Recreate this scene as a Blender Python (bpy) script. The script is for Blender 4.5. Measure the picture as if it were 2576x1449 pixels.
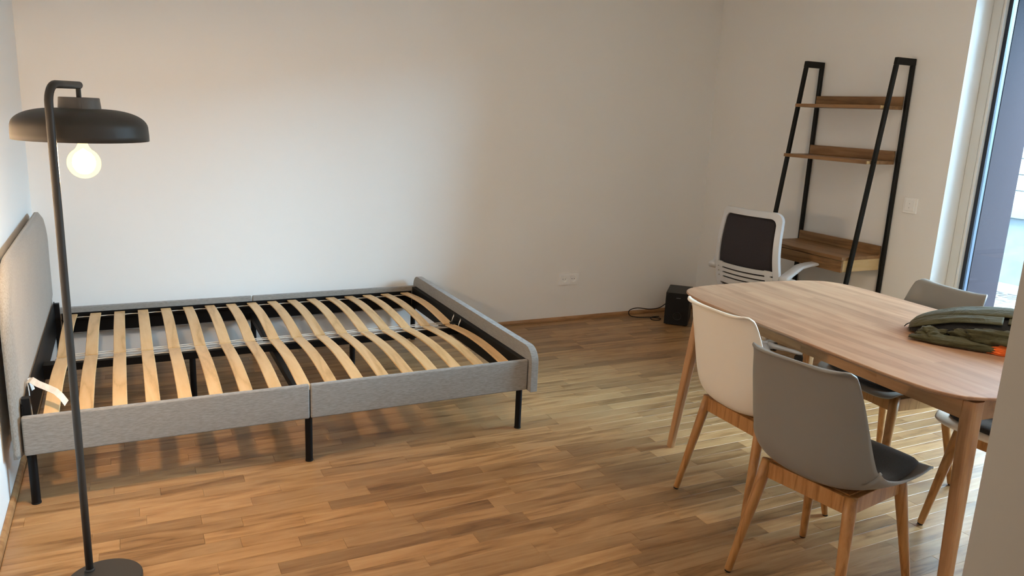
import bpy, bmesh, math, random
from mathutils import Vector, Matrix, noise
for o in list(bpy.data.objects): bpy.data.objects.remove(o)
SC = bpy.context.scene
COL = SC.collection
random.seed(7)
R = math.radians

# ------------------------------------------------------------------ camera
F_PX, YAW, PITCH, ROLL = 1951.4529, 0.467667, 0.226897, 0.0452879
CAM = Vector((0.38711, -4.8182, 1.51947))
fw = Vector((math.sin(YAW)*math.cos(PITCH), math.cos(YAW)*math.cos(PITCH), -math.sin(PITCH)))
rt = Vector((math.cos(YAW), -math.sin(YAW), 0)); up = rt.cross(fw)
rt2 = rt*math.cos(ROLL) + up*math.sin(ROLL); up2 = -rt*math.sin(ROLL) + up*math.cos(ROLL)
cd = bpy.data.cameras.new('camera'); cam = bpy.data.objects.new('camera', cd); COL.objects.link(cam)
M = Matrix((rt2, up2, -fw)).transposed().to_4x4(); M.translation = CAM
cam.matrix_world = M
cd.sensor_fit = 'HORIZONTAL'; cd.sensor_width = 36.0; cd.lens = F_PX*36.0/2576.0; cd.clip_start = 0.02
SC.camera = cam

# ------------------------------------------------------------------ world, exposure, daylight
SC.view_settings.view_transform = 'Standard'; SC.view_settings.look = 'None'
SC.view_settings.gamma = 1.0; SC.view_settings.use_curve_mapping = False
SC.view_settings.exposure = 0.0
SKY_STRENGTH, SKY_COL = 120.0, (0.48, 0.76, 1.03)
SUN_STRENGTH, SUN_COL = 25.0, (0.86, 0.94, 1.0)
BULB_STRENGTH, BULB_COL = 2000.0, (1.0, 0.68, 0.40)
HALL_POWER = 9.0
w = bpy.data.worlds.new('world'); SC.world = w; w.use_nodes = True
nt = w.node_tree; bg = nt.nodes['Background']
tc_ = nt.nodes.new('ShaderNodeTexCoord'); sx_ = nt.nodes.new('ShaderNodeSeparateXYZ'); nt.links.new(tc_.outputs['Generated'], sx_.inputs[0])
rm_ = nt.nodes.new('ShaderNodeValToRGB'); nt.links.new(sx_.outputs['Z'], rm_.inputs[0])   # hazy sky: bright low down, dimmer overhead
for e_, (p_, k_) in zip((rm_.color_ramp.elements[0], rm_.color_ramp.elements[1], rm_.color_ramp.elements.new(0.28), rm_.color_ramp.elements.new(0.5)), ((0.0, 1.0), (1.0, 0.10), (0.25, 0.85), (0.5, 0.28))):
    e_.position = p_; e_.color = (SKY_COL[0]*k_, SKY_COL[1]*k_, SKY_COL[2]*k_, 1)
nt.links.new(rm_.outputs[0], bg.inputs[0]); bg.inputs[1].default_value = SKY_STRENGTH
# sun: stands behind this building, lights the terrace parapet and the houses across
sl = bpy.data.lights.new('sun', 'SUN'); sl.energy = SUN_STRENGTH; sl.angle = R(0.6); sl.color = SUN_COL
so_ = bpy.data.objects.new('sun', sl); COL.objects.link(so_); so_.location = (0, 0, 12)
so_.rotation_euler = Vector((0.80, 0.25, -0.62)).to_track_quat('-Z', 'Y').to_euler()
# sky portal at the window (guides sampling only, gives no light of its own)
pl = bpy.data.lights.new('window_portal', 'AREA'); pl.shape = 'RECTANGLE'; pl.size = 2.34; pl.size_y = 1.95
pl.cycles.is_portal = True
po = bpy.data.objects.new('window_portal', pl); COL.objects.link(po)
po.location = (5.02, -3.02, 1.17); po.rotation_euler = (0, R(90), 0)
# warm ceiling lamp of the hallway behind the camera
hl = bpy.data.lights.new('hallway_light', 'AREA'); hl.shape = 'DISK'; hl.size = 0.3; hl.energy = HALL_POWER; hl.color = (1.0, 0.80, 0.58)
ho = bpy.data.objects.new('hallway_light', hl); COL.objects.link(ho); ho.location = (0.7, -5.7, 2.5)

# unseen soft fill light, added under the ceiling to lift the right wall
kl = bpy.data.lights.new('added_fill_light', 'AREA'); kl.shape = 'DISK'; kl.size = 0.5; kl.energy = 17.0; kl.color = (1.0, 0.84, 0.66)
ko = bpy.data.objects.new('added_fill_light', kl); COL.objects.link(ko); ko.location = (2.7, -3.7, 2.6)

# ------------------------------------------------------------------ materials
def mat(name, color, rough=0.5, spec=0.5, metal=0.0, sheen=0.0, coat=0.0):
    m = bpy.data.materials.new(name); m.use_nodes = True
    b = m.node_tree.nodes['Principled BSDF']
    b.inputs['Base Color'].default_value = (*color, 1); b.inputs['Roughness'].default_value = rough
    b.inputs['Specular IOR Level'].default_value = spec; b.inputs['Metallic'].default_value = metal
    b.inputs['Sheen Weight'].default_value = sheen; b.inputs['Coat Weight'].default_value = coat
    return m
def nn(m, t, **kw):
    n = m.node_tree.nodes.new(t)
    for k, v in kw.items(): setattr(n, k, v)
    return n
def lk(m, a, b): m.node_tree.links.new(a, b)
def bump(m, height, strength=0.2, dist=0.002):
    b = m.node_tree.nodes['Principled BSDF']; bp = nn(m, 'ShaderNodeBump')
    bp.inputs['Strength'].default_value = strength; bp.inputs['Distance'].default_value = dist
    lk(m, height, bp.inputs['Height']); lk(m, bp.outputs[0], b.inputs['Normal'])
def ramp(m, fac, stops):
    r = nn(m, 'ShaderNodeValToRGB'); e = r.color_ramp.elements
    while len(e) < len(stops): e.new(0.5)
    for i, (p, c) in enumerate(stops): e[i].position = p; e[i].color = (*c, 1)
    lk(m, fac, r.inputs[0]); return r.outputs[0]
def noise_tex(m, vec, scale, detail=3, rough=0.55, dist=0.0):
    n = nn(m, 'ShaderNodeTexNoise'); n.inputs['Scale'].default_value = scale; n.inputs['Detail'].default_value = detail
    n.inputs['Roughness'].default_value = rough; n.inputs['Distortion'].default_value = dist
    if vec is not None: lk(m, vec, n.inputs['Vector'])
    return n
def mapping(m, scale, src='Object', rot=(0,0,0)):
    tc = nn(m, 'ShaderNodeTexCoord'); mp = nn(m, 'ShaderNodeMapping')
    mp.inputs['Scale'].default_value = scale; mp.inputs['Rotation'].default_value = rot
    lk(m, tc.outputs[src], mp.inputs['Vector']); return mp

def plaster(name, col):
    m = mat(name, col, 0.9, 0.2); mp = mapping(m, (1,1,1))
    n = noise_tex(m, mp.outputs[0], 220, 4); bump(m, n.outputs[0], 0.12, 0.001); return m
WALL = plaster('wall_paint', (0.865, 0.85, 0.825))
CEIL = plaster('ceiling_paint', (0.88, 0.87, 0.85))

def wood(name, dark, mid, light, scale, rough=0.45, ring=14, tint=None, coat=0.0):
    """scale: stretch of the object coordinates; small along the grain. 'rnd' attribute shifts and tints each piece."""
    m = mat(name, mid, rough, 0.45, coat=coat); b = m.node_tree.nodes['Principled BSDF']
    tc = nn(m, 'ShaderNodeTexCoord'); at = nn(m, 'ShaderNodeAttribute', attribute_name='rnd')
    ml = nn(m, 'ShaderNodeVectorMath', operation='MULTIPLY'); ml.inputs[1].default_value = (17.3, 9.1, 5.7)
    lk(m, at.outputs['Fac'], ml.inputs[0])
    ad = nn(m, 'ShaderNodeVectorMath', operation='ADD'); lk(m, tc.outputs['Object'], ad.inputs[0]); lk(m, ml.outputs[0], ad.inputs[1])
    mp = nn(m, 'ShaderNodeMapping'); mp.inputs['Scale'].default_value = scale; lk(m, ad.outputs[0], mp.inputs['Vector'])
    # growth lines: distorted bands across the grain
    n1 = noise_tex(m, mp.outputs[0], 1.0, 2, 0.5, 0.6)
    mu = nn(m, 'ShaderNodeMath', operation='MULTIPLY'); mu.inputs[1].default_value = ring; lk(m, n1.outputs[0], mu.inputs[0])
    fr = nn(m, 'ShaderNodeMath', operation='PINGPONG'); fr.inputs[1].default_value = 1.0; lk(m, mu.outputs[0], fr.inputs[0])
    n2 = noise_tex(m, mp.outputs[0], 7.0, 4, 0.7)
    mx = nn(m, 'ShaderNodeMath', operation='MULTIPLY_ADD'); mx.inputs[1].default_value = 0.42
    lk(m, fr.outputs[0], mx.inputs[0])
    m2 = nn(m, 'ShaderNodeMath', operation='MULTIPLY'); m2.inputs[1].default_value = 0.58; lk(m, n2.outputs[0], m2.inputs[0]); lk(m, m2.outputs[0], mx.inputs[2])
    c = ramp(m, mx.outputs[0], [(0.18, dark), (0.45, mid), (0.8, light)])
    if tint:
        wn = nn(m, 'ShaderNodeTexWhiteNoise', noise_dimensions='1D'); lk(m, at.outputs['Fac'], wn.inputs['W'])
        tr = ramp(m, wn.outputs['Value'], tint)
        mc = nn(m, 'ShaderNodeMix', data_type='RGBA', blend_type='MULTIPLY'); mc.inputs[0].default_value = 1.0
        lk(m, c, mc.inputs[6]); lk(m, tr, mc.inputs[7]); c = mc.outputs[2]
    lk(m, c, b.inputs['Base Color']); bump(m, mx.outputs[0], 0.08, 0.001)
    return m
OAK_FLOOR = wood('oiled_oak_floor', (0.21,0.105,0.036), (0.41,0.228,0.096), (0.53,0.33,0.162), (1.6, 13, 13), 0.36, 6,
                 tint=[(0.0,(0.56,0.52,0.47)), (0.3,(0.75,0.72,0.68)), (0.6,(0.86,0.83,0.78)), (1.0,(1.05,1.01,0.94))])
OAK_BB = wood('oak_skirting', (0.26,0.13,0.05), (0.38,0.20,0.085), (0.46,0.27,0.12), (2, 12, 12), 0.45, 8)
BEECH_TOP = wood('beech_tabletop', (0.30,0.155,0.085), (0.39,0.215,0.125), (0.45,0.27,0.16), (16, 1.3, 16), 0.5, 5)
BEECH = wood('beech_frame', (0.33,0.155,0.06), (0.44,0.22,0.09), (0.50,0.27,0.12), (12, 12, 1.6), 0.42, 7)
BEECH_APRON = wood('beech_apron', (0.30,0.15,0.06), (0.44,0.235,0.10), (0.52,0.30,0.14), (14, 1.3, 14), 0.42, 7,
                   tint=[(0.0,(0.62,0.55,0.52)), (0.5,(0.85,0.82,0.8)), (1.0,(1.1,1.05,1.0))])
CHAIR_OAK = wood('chair_oak', (0.24,0.10,0.027), (0.40,0.185,0.058), (0.47,0.24,0.085), (22, 22, 2.2), 0.42, 8)
SLAT = wood('birch_slat', (0.52,0.31,0.13), (0.70,0.45,0.21), (0.77,0.53,0.28), (9, 1.2, 9), 0.45, 7,
            tint=[(0.0,(0.9,0.88,0.85)), (1.0,(1.08,1.06,1.04))])
DESK_WOOD = wood('desk_walnut_stained', (0.15,0.075,0.028), (0.25,0.13,0.052), (0.33,0.18,0.078), (13, 1.4, 13), 0.42, 7)
DESK_END = wood('desk_pale_end', (0.45,0.29,0.12), (0.58,0.40,0.19), (0.66,0.49,0.26), (1.4, 13, 13), 0.45, 7)

def fabric(name, c1, c2, sc=(60, 500, 500), rough=0.9, sheen=0.25, strength=0.25):
    m = mat(name, c1, rough, 0.2, sheen=sheen); mp = mapping(m, sc)
    n = noise_tex(m, mp.outputs[0], 1.0, 3, 0.6)
    c = ramp(m, n.outputs[0], [(0.35, c1), (0.65, c2)])
    lk(m, c, m.node_tree.nodes['Principled BSDF'].inputs['Base Color']); bump(m, n.outputs[0], strength, 0.001); return m
RAIL_FAB = fabric('grey_woven_upholstery', (0.215,0.20,0.185), (0.31,0.295,0.275), (45, 45, 480))
FOOT_FAB = fabric('grey_woven_upholstery_footboard', (0.215,0.20,0.185), (0.31,0.295,0.275), (45, 45, 480))
HEAD_FAB = fabric('grey_woven_headboard', (0.225,0.21,0.19), (0.30,0.285,0.26), (260, 260, 120))
CUSH = fabric('charcoal_felt', (0.018,0.018,0.020), (0.035,0.035,0.038), (300, 300, 300))
STEEL = mat('black_steel', (0.004,0.004,0.0045), 0.5, 0.2)
LADDER_STEEL = mat('black_ladder_steel', (0.004,0.005,0.005), 0.45, 0.25)
LAMP_MET = mat('charcoal_lamp_metal', (0.048,0.042,0.036), 0.48, 0.35)
CAP_MET = mat('taupe_lamp_cap', (0.16,0.145,0.13), 0.5, 0.3)
CHROME = mat('chrome', (0.8,0.8,0.8), 0.15, 0.5, metal=1.0)
WHITE_PL = mat('white_plastic', (0.92,0.92,0.91), 0.35, 0.5)
OFFICE_WH = mat('pale_grey_plastic', (0.62,0.63,0.65), 0.32, 0.5)
DARK_PL = mat('dark_plastic', (0.02,0.02,0.02), 0.5, 0.4)
GREY_SHELL = mat('grey_polypropylene', (0.215,0.205,0.19), 0.38, 0.45)
CREAM_SHELL = mat('cream_polypropylene', (0.82,0.75,0.64), 0.38, 0.45)
RUBBER = mat('black_rubber', (0.01,0.01,0.01), 0.7, 0.3)
CORD_WH = mat('white_webbing', (0.62,0.58,0.52), 0.8, 0.2)
TAG = fabric('printed_care_label', (0.66,0.64,0.60), (0.78,0.76,0.73), (90, 30, 30), 0.8, 0.0, 0.0)
SPK = mat('black_wood_veneer', (0.006,0.006,0.006), 0.5, 0.4)
SPKF = mat('black_speaker_front', (0.004,0.004,0.004), 0.6, 0.3)
FRAME_WH = mat('window_frame_white', (0.70,0.70,0.67), 0.4, 0.4)
FRAME_EDGE = mat('window_sash_edge', (0.80,0.80,0.78), 0.35, 0.4)
GASKET = mat('window_gasket', (0.02,0.03,0.05), 0.5, 0.4)
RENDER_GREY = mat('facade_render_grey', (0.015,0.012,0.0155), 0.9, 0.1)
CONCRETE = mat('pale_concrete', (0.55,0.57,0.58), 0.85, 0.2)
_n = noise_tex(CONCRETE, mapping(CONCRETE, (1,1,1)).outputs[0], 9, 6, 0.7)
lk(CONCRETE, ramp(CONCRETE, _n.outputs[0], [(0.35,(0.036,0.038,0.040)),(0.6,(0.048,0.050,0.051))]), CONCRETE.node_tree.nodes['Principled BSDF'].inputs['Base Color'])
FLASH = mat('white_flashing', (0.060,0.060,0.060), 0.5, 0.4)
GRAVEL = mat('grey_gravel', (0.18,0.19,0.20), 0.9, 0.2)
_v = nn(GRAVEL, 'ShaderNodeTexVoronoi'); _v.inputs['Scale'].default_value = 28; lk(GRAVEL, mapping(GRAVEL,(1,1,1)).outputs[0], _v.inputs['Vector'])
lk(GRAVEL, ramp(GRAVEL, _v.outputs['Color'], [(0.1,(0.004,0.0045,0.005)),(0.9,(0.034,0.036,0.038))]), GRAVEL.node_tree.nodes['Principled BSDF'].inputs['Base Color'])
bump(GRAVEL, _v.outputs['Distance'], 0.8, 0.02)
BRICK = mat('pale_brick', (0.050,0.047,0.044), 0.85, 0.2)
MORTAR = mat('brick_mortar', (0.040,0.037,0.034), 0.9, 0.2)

def jacket_mat(name, c1, c2):
    m = mat(name, c1, 0.78, 0.25, sheen=0.1); mp = mapping(m, (1,1,1))
    n = noise_tex(m, mp.outputs[0], 14, 3, 0.6, 1.2)
    lk(m, ramp(m, n.outputs[0], [(0.3,c1),(0.7,c2)]), m.node_tree.nodes['Principled BSDF'].inputs['Base Color'])
    bump(m, n.outputs[0], 0.5, 0.012); return m
OLIVE = jacket_mat('olive_cotton', (0.045,0.042,0.018), (0.070,0.064,0.028))
LINING = jacket_mat('black_lining', (0.006,0.006,0.006), (0.010,0.010,0.010))
ORANGE = jacket_mat('orange_lining', (0.85,0.13,0.02), (0.95,0.20,0.04))

def glass_mat():
    m = bpy.data.materials.new('window_glass'); m.use_nodes = True; t = m.node_tree
    for n in list(t.nodes): t.nodes.remove(n)
    o = t.nodes.new('ShaderNodeOutputMaterial'); tr = t.nodes.new('ShaderNodeBsdfTransparent'); gl = t.nodes.new('ShaderNodeBsdfGlossy')
    tr.inputs[0].default_value = (0.93,0.97,0.96,1); gl.inputs['Roughness'].default_value = 0.02
    fr = t.nodes.new('ShaderNodeFresnel'); fr.inputs[0].default_value = 1.35
    mx = t.nodes.new('ShaderNodeMixShader'); t.links.new(fr.outputs[0], mx.inputs[0]); t.links.new(tr.outputs[0], mx.inputs[1]); t.links.new(gl.outputs[0], mx.inputs[2])
    t.links.new(mx.outputs[0], o.inputs[0]); return m
GLASS = glass_mat()
def emit_mat(name, col, s, mixt=None):
    m = bpy.data.materials.new(name); m.use_nodes = True; t = m.node_tree
    for n in list(t.nodes): t.nodes.remove(n)
    o = t.nodes.new('ShaderNodeOutputMaterial'); e = t.nodes.new('ShaderNodeEmission'); e.inputs[0].default_value = (*col,1); e.inputs[1].default_value = s
    if mixt is None: t.links.new(e.outputs[0], o.inputs[0])
    else:
        tr = t.nodes.new('ShaderNodeBsdfTransparent'); mx = t.nodes.new('ShaderNodeMixShader'); mx.inputs[0].default_value = mixt
        t.links.new(tr.outputs[0], mx.inputs[1]); t.links.new(e.outputs[0], mx.inputs[2]); t.links.new(mx.outputs[0], o.inputs[0])
    return m
BULB_CORE = emit_mat('glowing_filament', BULB_COL, BULB_STRENGTH)
BULB_GLASS = emit_mat('amber_bulb_glass', (1.0,0.80,0.33), 2.6, 0.55)

# ------------------------------------------------------------------ helpers
def tag(o, label=None, cat=None, group=None, kind=None):
    if label: o['label'] = label
    if cat: o['category'] = cat
    if group: o['group'] = group
    if kind: o['kind'] = kind
    return o
def empty(name, loc, rz=0, **kw):
    o = bpy.data.objects.new(name, None); COL.objects.link(o); o.location = loc; o.rotation_euler = (0,0,rz); o.empty_display_size = 0.1
    return tag(o, **kw)
def obj(name, me, m, parent=None, smooth=False, bevel=0, seg=2, rnd=None):
    if not isinstance(me, bpy.types.Mesh):
        bm = me; me = bpy.data.meshes.new(name)
        bmesh.ops.recalc_face_normals(bm, faces=bm.faces); bm.to_mesh(me); bm.free()
    me.materials.append(m)
    if rnd is not None:
        a = me.attributes.new('rnd', 'FLOAT', 'POINT')
        for d in a.data: d.value = rnd
    if smooth:
        me.shade_smooth()
    o = bpy.data.objects.new(name, me); COL.objects.link(o)
    if parent: o.parent = parent
    if bevel:
        b = o.modifiers.new('bevel', 'BEVEL'); b.width = bevel; b.segments = seg; b.limit_method = 'ANGLE'; b.angle_limit = R(40)
        me.shade_smooth()
        wn = o.modifiers.new('wn', 'WEIGHTED_NORMAL'); wn.keep_sharp = False
    return o
def BM(): return bmesh.new()
def box(bm, x0, x1, y0, y1, z0, z1, mtx=None):
    vs = [bm.verts.new((x, y, z)) for x in (x0, x1) for y in (y0, y1) for z in (z0, z1)]
    for f in ((0,1,3,2),(4,6,7,5),(0,4,5,1),(2,3,7,6),(0,2,6,4),(1,5,7,3)): bm.faces.new([vs[i] for i in f])
    if mtx is not None: bmesh.ops.transform(bm, matrix=mtx, verts=vs)
    return bm
def tube(bm, pts, rad, n=14, cap=True):
    """tube along pts; rad a number or list"""
    pts = [Vector(p) for p in pts]; rings = []
    prev = None
    for i, p in enumerate(pts):
        if i == 0: d = pts[1]-p
        elif i == len(pts)-1: d = p-pts[i-1]
        else: d = (pts[i+1]-p).normalized() + (p-pts[i-1]).normalized()
        d.normalize()
        if prev is None:
            a = Vector((1,0,0)) if abs(d.x) < 0.8 else Vector((0,1,0))
        else: a = prev
        u = (a - d*a.dot(d)).normalized(); v = d.cross(u); prev = u
        r = rad[i] if isinstance(rad, (list, tuple)) else rad
        rings.append([bm.verts.new(p + (u*math.cos(2*math.pi*k/n) + v*math.sin(2*math.pi*k/n))*r) for k in range(n)])
    for a, b in zip(rings, rings[1:]):
        for k in range(n): bm.faces.new((a[k], a[(k+1)%n], b[(k+1)%n], b[k]))
    if cap: bm.faces.new(rings[0][::-1]); bm.faces.new(rings[-1])
    return bm
def lathe(bm, prof, cx=0, cy=0, n=48, closed=False):
    """prof list of (r,z)"""
    rings = []
    for r, z in prof:
        if r < 1e-5: rings.append([bm.verts.new((cx, cy, z))])
        else: rings.append([bm.verts.new((cx + r*math.cos(2*math.pi*k/n), cy + r*math.sin(2*math.pi*k/n), z)) for k in range(n)])
    prs = list(zip(rings, rings[1:])) + ([(rings[-1], rings[0])] if closed else [])
    for a, b in prs:
        for k in range(n):
            k2 = (k+1) % n
            if len(a) == 1 and len(b) == 1: continue
            if len(a) == 1: bm.faces.new((a[0], b[k2], b[k]))
            elif len(b) == 1: bm.faces.new((a[k], a[k2], b[0]))
            else: bm.faces.new((a[k], a[k2], b[k2], b[k]))
    return bm
def prism(bm, outline, h0, h1, f):
    """outline of 2D points swept; f(a,b,h)->xyz"""
    lo = [bm.verts.new(f(a, b, h0)) for a, b in outline]; hi = [bm.verts.new(f(a, b, h1)) for a, b in outline]
    n = len(outline)
    bm.faces.new(lo[::-1]); bm.faces.new(hi)
    for k in range(n): bm.faces.new((lo[k], lo[(k+1)%n], hi[(k+1)%n], hi[k]))
    return bm
def rrect(a0, a1, b0, b1, r, n=6, corners=(1,1,1,1)):
    pts = []
    for (ca, cb, s, on) in ((a1, b0, -90, corners[0]), (a1, b1, 0, corners[1]), (a0, b1, 90, corners[2]), (a0, b0, 180, corners[3])):
        rr = r if on else 0.0005
        cx = ca - rr if ca == a1 else ca + rr; cy = cb - rr if cb == b1 else cb + rr
        for k in range(n+1):
            t = R(s + 90*k/n); pts.append((cx + rr*math.cos(t), cy + rr*math.sin(t)))
    return pts

# ================================================================== SETTING
XL, XR = -0.066, 4.486
XO = 4.99          # outer face of the facade wall
WY = -2.0          # far edge of the window opening
WN = -4.02         # near edge of the window opening
WH = 2.34
YE = -6.6; ZC = 2.62
def struct(name, bm, m, **kw):
    o = obj(name, bm, m, **kw); o['kind'] = 'structure'; return o
floor = struct('floor', box(BM(), XL-0.2, 4.66, YE, 0.2, -0.12, -0.012), mat('floor_screed', (0.10,0.06,0.03), 0.8))
struct('wall_back', box(BM(), XL-0.2, XO, 0, 0.2, -0.12, ZC), WALL)
struct('wall_left', box(BM(), XL-0.2, XL, YE, 0, -0.12, ZC), WALL)
bm = BM()
box(bm, XR, XO-0.28, WY, 0, -0.12, ZC)
box(bm, XR, XO-0.28, WN, WY, WH, ZC)
box(bm, XR, XO-0.28, YE, WN, -0.12, ZC)
struct('wall_right', bm, WALL)
bm = BM()
box(bm, XO-0.28, XO, WY-0.085, 0.2, -0.6, 4.5)
box(bm, XO-0.28, XO, WN, WY-0.085, WH, 4.5)
box(bm, XO-0.28, XO, YE, WN, -0.6, 4.5)
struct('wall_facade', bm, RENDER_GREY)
struct('ceiling', box(BM(), XL-0.2, XO, YE, 0.2, ZC, ZC+0.15), CEIL)
JX, JY = 1.2645, -4.2
bm = BM()
prism(bm, [(JX, JY-0.12), (XR, JY-0.12), (XR, JY), (JX+0.26, JY)], 0.0, ZC, lambda a,b,h:(a,b,h))   # jamb end slanted on purpose, keeps its lamp-lit face hidden so it reads dark
struct('wall_near', bm, WALL)
struct('wall_hallway_end', box(BM(), XL-0.2, XO, YE-0.15, YE, -0.12, ZC), WALL)
def skirting(name, p0, p1, nrm):
    bm = BM(); p0 = Vector(p0); p1 = Vector(p1); nrm = Vector(nrm)
    prof = [(0.0,0.0),(0.016,0.0),(0.016,0.012),(0.012,0.022),(0.004,0.027),(0.0,0.027)]
    a = [bm.verts.new(p0 + nrm*x + Vector((0,0,z))) for x, z in prof]; b = [bm.verts.new(p1 + nrm*x + Vector((0,0,z))) for x, z in prof]
    n = len(prof)
    for k in range(n): bm.faces.new((a[k], a[(k+1)%n], b[(k+1)%n], b[k]))
    bm.faces.new(a[::-1]); bm.faces.new(b)
    return struct(name, bm, OAK_BB, rnd=0.3)
skirting('baseboard_back', (XL+0.001, -0.001, 0.0005), (XR-0.001, -0.001, 0.0005), (0,-1,0))
skirting('baseboard_left', (XL+0.001, -4.6, 0.0005), (XL+0.001, -0.018, 0.0005), (1,0,0))
skirting('baseboard_right', (XR-0.001, WY, 0.0005), (XR-0.001, -0.018, 0.0005), (-1,0,0))

# ---- oak strips of the floor, one object per strip for the 300 that show largest
def in_frame(x, y):
    d = Vector((x, y, 0)) - CAM; z = d.dot(fw)
    if z < 0.1: return None
    u = F_PX*d.dot(rt2)/z; v = F_PX*d.dot(up2)/z
    return z if (abs(u) < 1330 and abs(v) < 770) else None
SW = 0.07; rows = []
k = 0; y = -2.549 - SW*38
rr = random.Random(3)
while y < -0.0175:
    y1 = min(y + SW, -0.0172)
    x = XL + 0.016 - rr.uniform(0, 0.4)
    while x < 4.63:
        L = rr.choice((0.32, 0.38, 0.45, 0.52, 0.6)) + rr.uniform(-0.03, 0.03)
        x0 = max(x, XL+0.0172); x1 = min(x+L, 4.62 if y1 < WY-0.02 else XR-0.0172)
        if x1 - x0 > 0.03: rows.append((x0, x1, y, y1))
        x += L
        if x > (4.62 if y1 < WY-0.02 else XR): break
    y = y1 if y1 >= -0.0173 else y + SW
def strip_verts(bm, x0, x1, y0, y1, z):
    g = 0.0002; c = 0.0009
    lo = [bm.verts.new(p) for p in ((x0+g,y0+g,-0.0115),(x1-g,y0+g,-0.0115),(x1-g,y1-g,-0.0115),(x0+g,y1-g,-0.0115))]
    md = [bm.verts.new(p) for p in ((x0+g,y0+g,z-c),(x1-g,y0+g,z-c),(x1-g,y1-g,z-c),(x0+g,y1-g,z-c))]
    hi = [bm.verts.new(p) for p in ((x0+g+c,y0+g+c,z),(x1-g-c,y0+g+c,z),(x1-g-c,y1-g-c,z),(x0+g+c,y1-g-c,z))]
    bm.faces.new(hi)
    for k in range(4):
        j = (k+1) % 4; bm.faces.new((md[k], md[j], hi[j], hi[k])); bm.faces.new((lo[k], lo[j], md[j], md[k]))
def strip_score(s):
    best = 0
    for t in (0.1, 0.5, 0.9):
        z = in_frame(s[0]+(s[1]-s[0])*t, (s[2]+s[3])/2)
        if z: best = max(best, (s[1]-s[0])/z**3)
    return best
rows.sort(key=lambda s: -strip_score(s))
for s in rows[:300]:
    bm = BM(); strip_verts(bm, *s, 0.0 - rr.uniform(0, 0.0003)); obj('floor_strip', bm, OAK_FLOOR, floor, rnd=rr.uniform(0, 50))
bm = BM(); vals = []
for s in rows[300:]:
    strip_verts(bm, *s, 0.0 - rr.uniform(0, 0.0003)); vals += [rr.uniform(0, 50)]*12
rest = obj('floor_strips', bm, OAK_FLOOR, floor); rest['kind'] = 'stuff'
at = rest.data.attributes.new('rnd', 'FLOAT', 'POINT')
for i, v in enumerate(vals): at.data[i].value = v

# ---- window: white frame, sash, gasket, panes
FX = 4.625
bm = BM()
win = struct('window_1', (lambda b: (box(b, FX, FX+0.085, WY-0.054, WY-0.001, 0.0, WH-0.001), box(b, FX, FX+0.085, WN+0.001, WN+0.066, 0.0, WH-0.001),
     box(b, FX, FX+0.085, WN+0.066, WY-0.054, WH-0.066, WH-0.001), box(b, FX, FX+0.085, WN+0.066, WY-0.054, 0.0, 0.05), b)[-1])(bm), FRAME_WH, bevel=0.003)
def sash(y0, y1):
    z0, z1 = 0.052, WH-0.068
    b = BM(); s = 0.014
    for a in ((y0, y0+s, z0, z1), (y1-s, y1, z0, z1), (y0+s, y1-s, z0, z0+s), (y0+s, y1-s, z1-s, z1)): box(b, FX+0.004, FX+0.07, *a)
    obj('sash', b, FRAME_EDGE, win, bevel=0.002)
    b = BM(); g = 0.022
    for a in ((y0+s, y0+s+g, z0+s, z1-s), (y1-s-g, y1-s, z0+s, z1-s), (y0+s+g, y1-s-g, z0+s, z0+s+g), (y0+s+g, y1-s-g, z1-s-g, z1-s)): box(b, FX+0.028, FX+0.066, *a)
    obj('gasket', b, GASKET, win)
    b = BM(); box(b, FX+0.040, FX+0.044, y0+s+0.01, y1-s-0.01, z0+s+0.01, z1-s-0.01); obj('window_pane', b, GLASS, win)
MY = (WY+WN)/2
sash(MY+0.02, WY-0.055); sash(WN+0.067, MY-0.02)
b = BM(); box(b, FX+0.004, FX+0.08, MY-0.02, MY+0.02, 0.05, WH-0.066); obj('mullion', b, FRAME_WH, win, bevel=0.003)

# ---- terrace outside
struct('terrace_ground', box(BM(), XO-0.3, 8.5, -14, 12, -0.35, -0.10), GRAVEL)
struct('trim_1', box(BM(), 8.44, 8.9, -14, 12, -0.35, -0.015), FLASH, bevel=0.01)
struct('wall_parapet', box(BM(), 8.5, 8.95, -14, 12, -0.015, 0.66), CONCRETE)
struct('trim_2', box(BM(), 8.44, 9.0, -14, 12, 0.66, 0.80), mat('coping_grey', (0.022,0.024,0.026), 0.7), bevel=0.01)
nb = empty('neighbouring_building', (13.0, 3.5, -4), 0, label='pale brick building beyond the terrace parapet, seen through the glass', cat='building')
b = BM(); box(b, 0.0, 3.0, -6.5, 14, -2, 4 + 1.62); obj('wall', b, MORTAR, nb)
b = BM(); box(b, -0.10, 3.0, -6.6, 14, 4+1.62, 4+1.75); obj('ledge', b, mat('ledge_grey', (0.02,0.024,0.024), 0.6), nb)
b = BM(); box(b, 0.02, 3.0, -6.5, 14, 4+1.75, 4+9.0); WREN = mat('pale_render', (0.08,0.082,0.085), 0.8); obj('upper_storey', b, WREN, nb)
b = BM(); box(b, 0.0, 3.0, -34, -6.5, -2, 4+3.6); obj('added_wing', b, WREN, nb)  # unseen wing, added as a skyline; its height shapes daylight on the back wall
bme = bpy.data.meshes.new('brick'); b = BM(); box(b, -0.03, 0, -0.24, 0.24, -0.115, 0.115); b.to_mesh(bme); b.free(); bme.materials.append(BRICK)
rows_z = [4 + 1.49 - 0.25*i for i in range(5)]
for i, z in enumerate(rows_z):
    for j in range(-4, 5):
        q = bpy.data.objects.new('brick', bme); COL.objects.link(q); q.parent = nb; q.location = (0, j*0.5 + (0.25 if i % 2 else 0), z)

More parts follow.
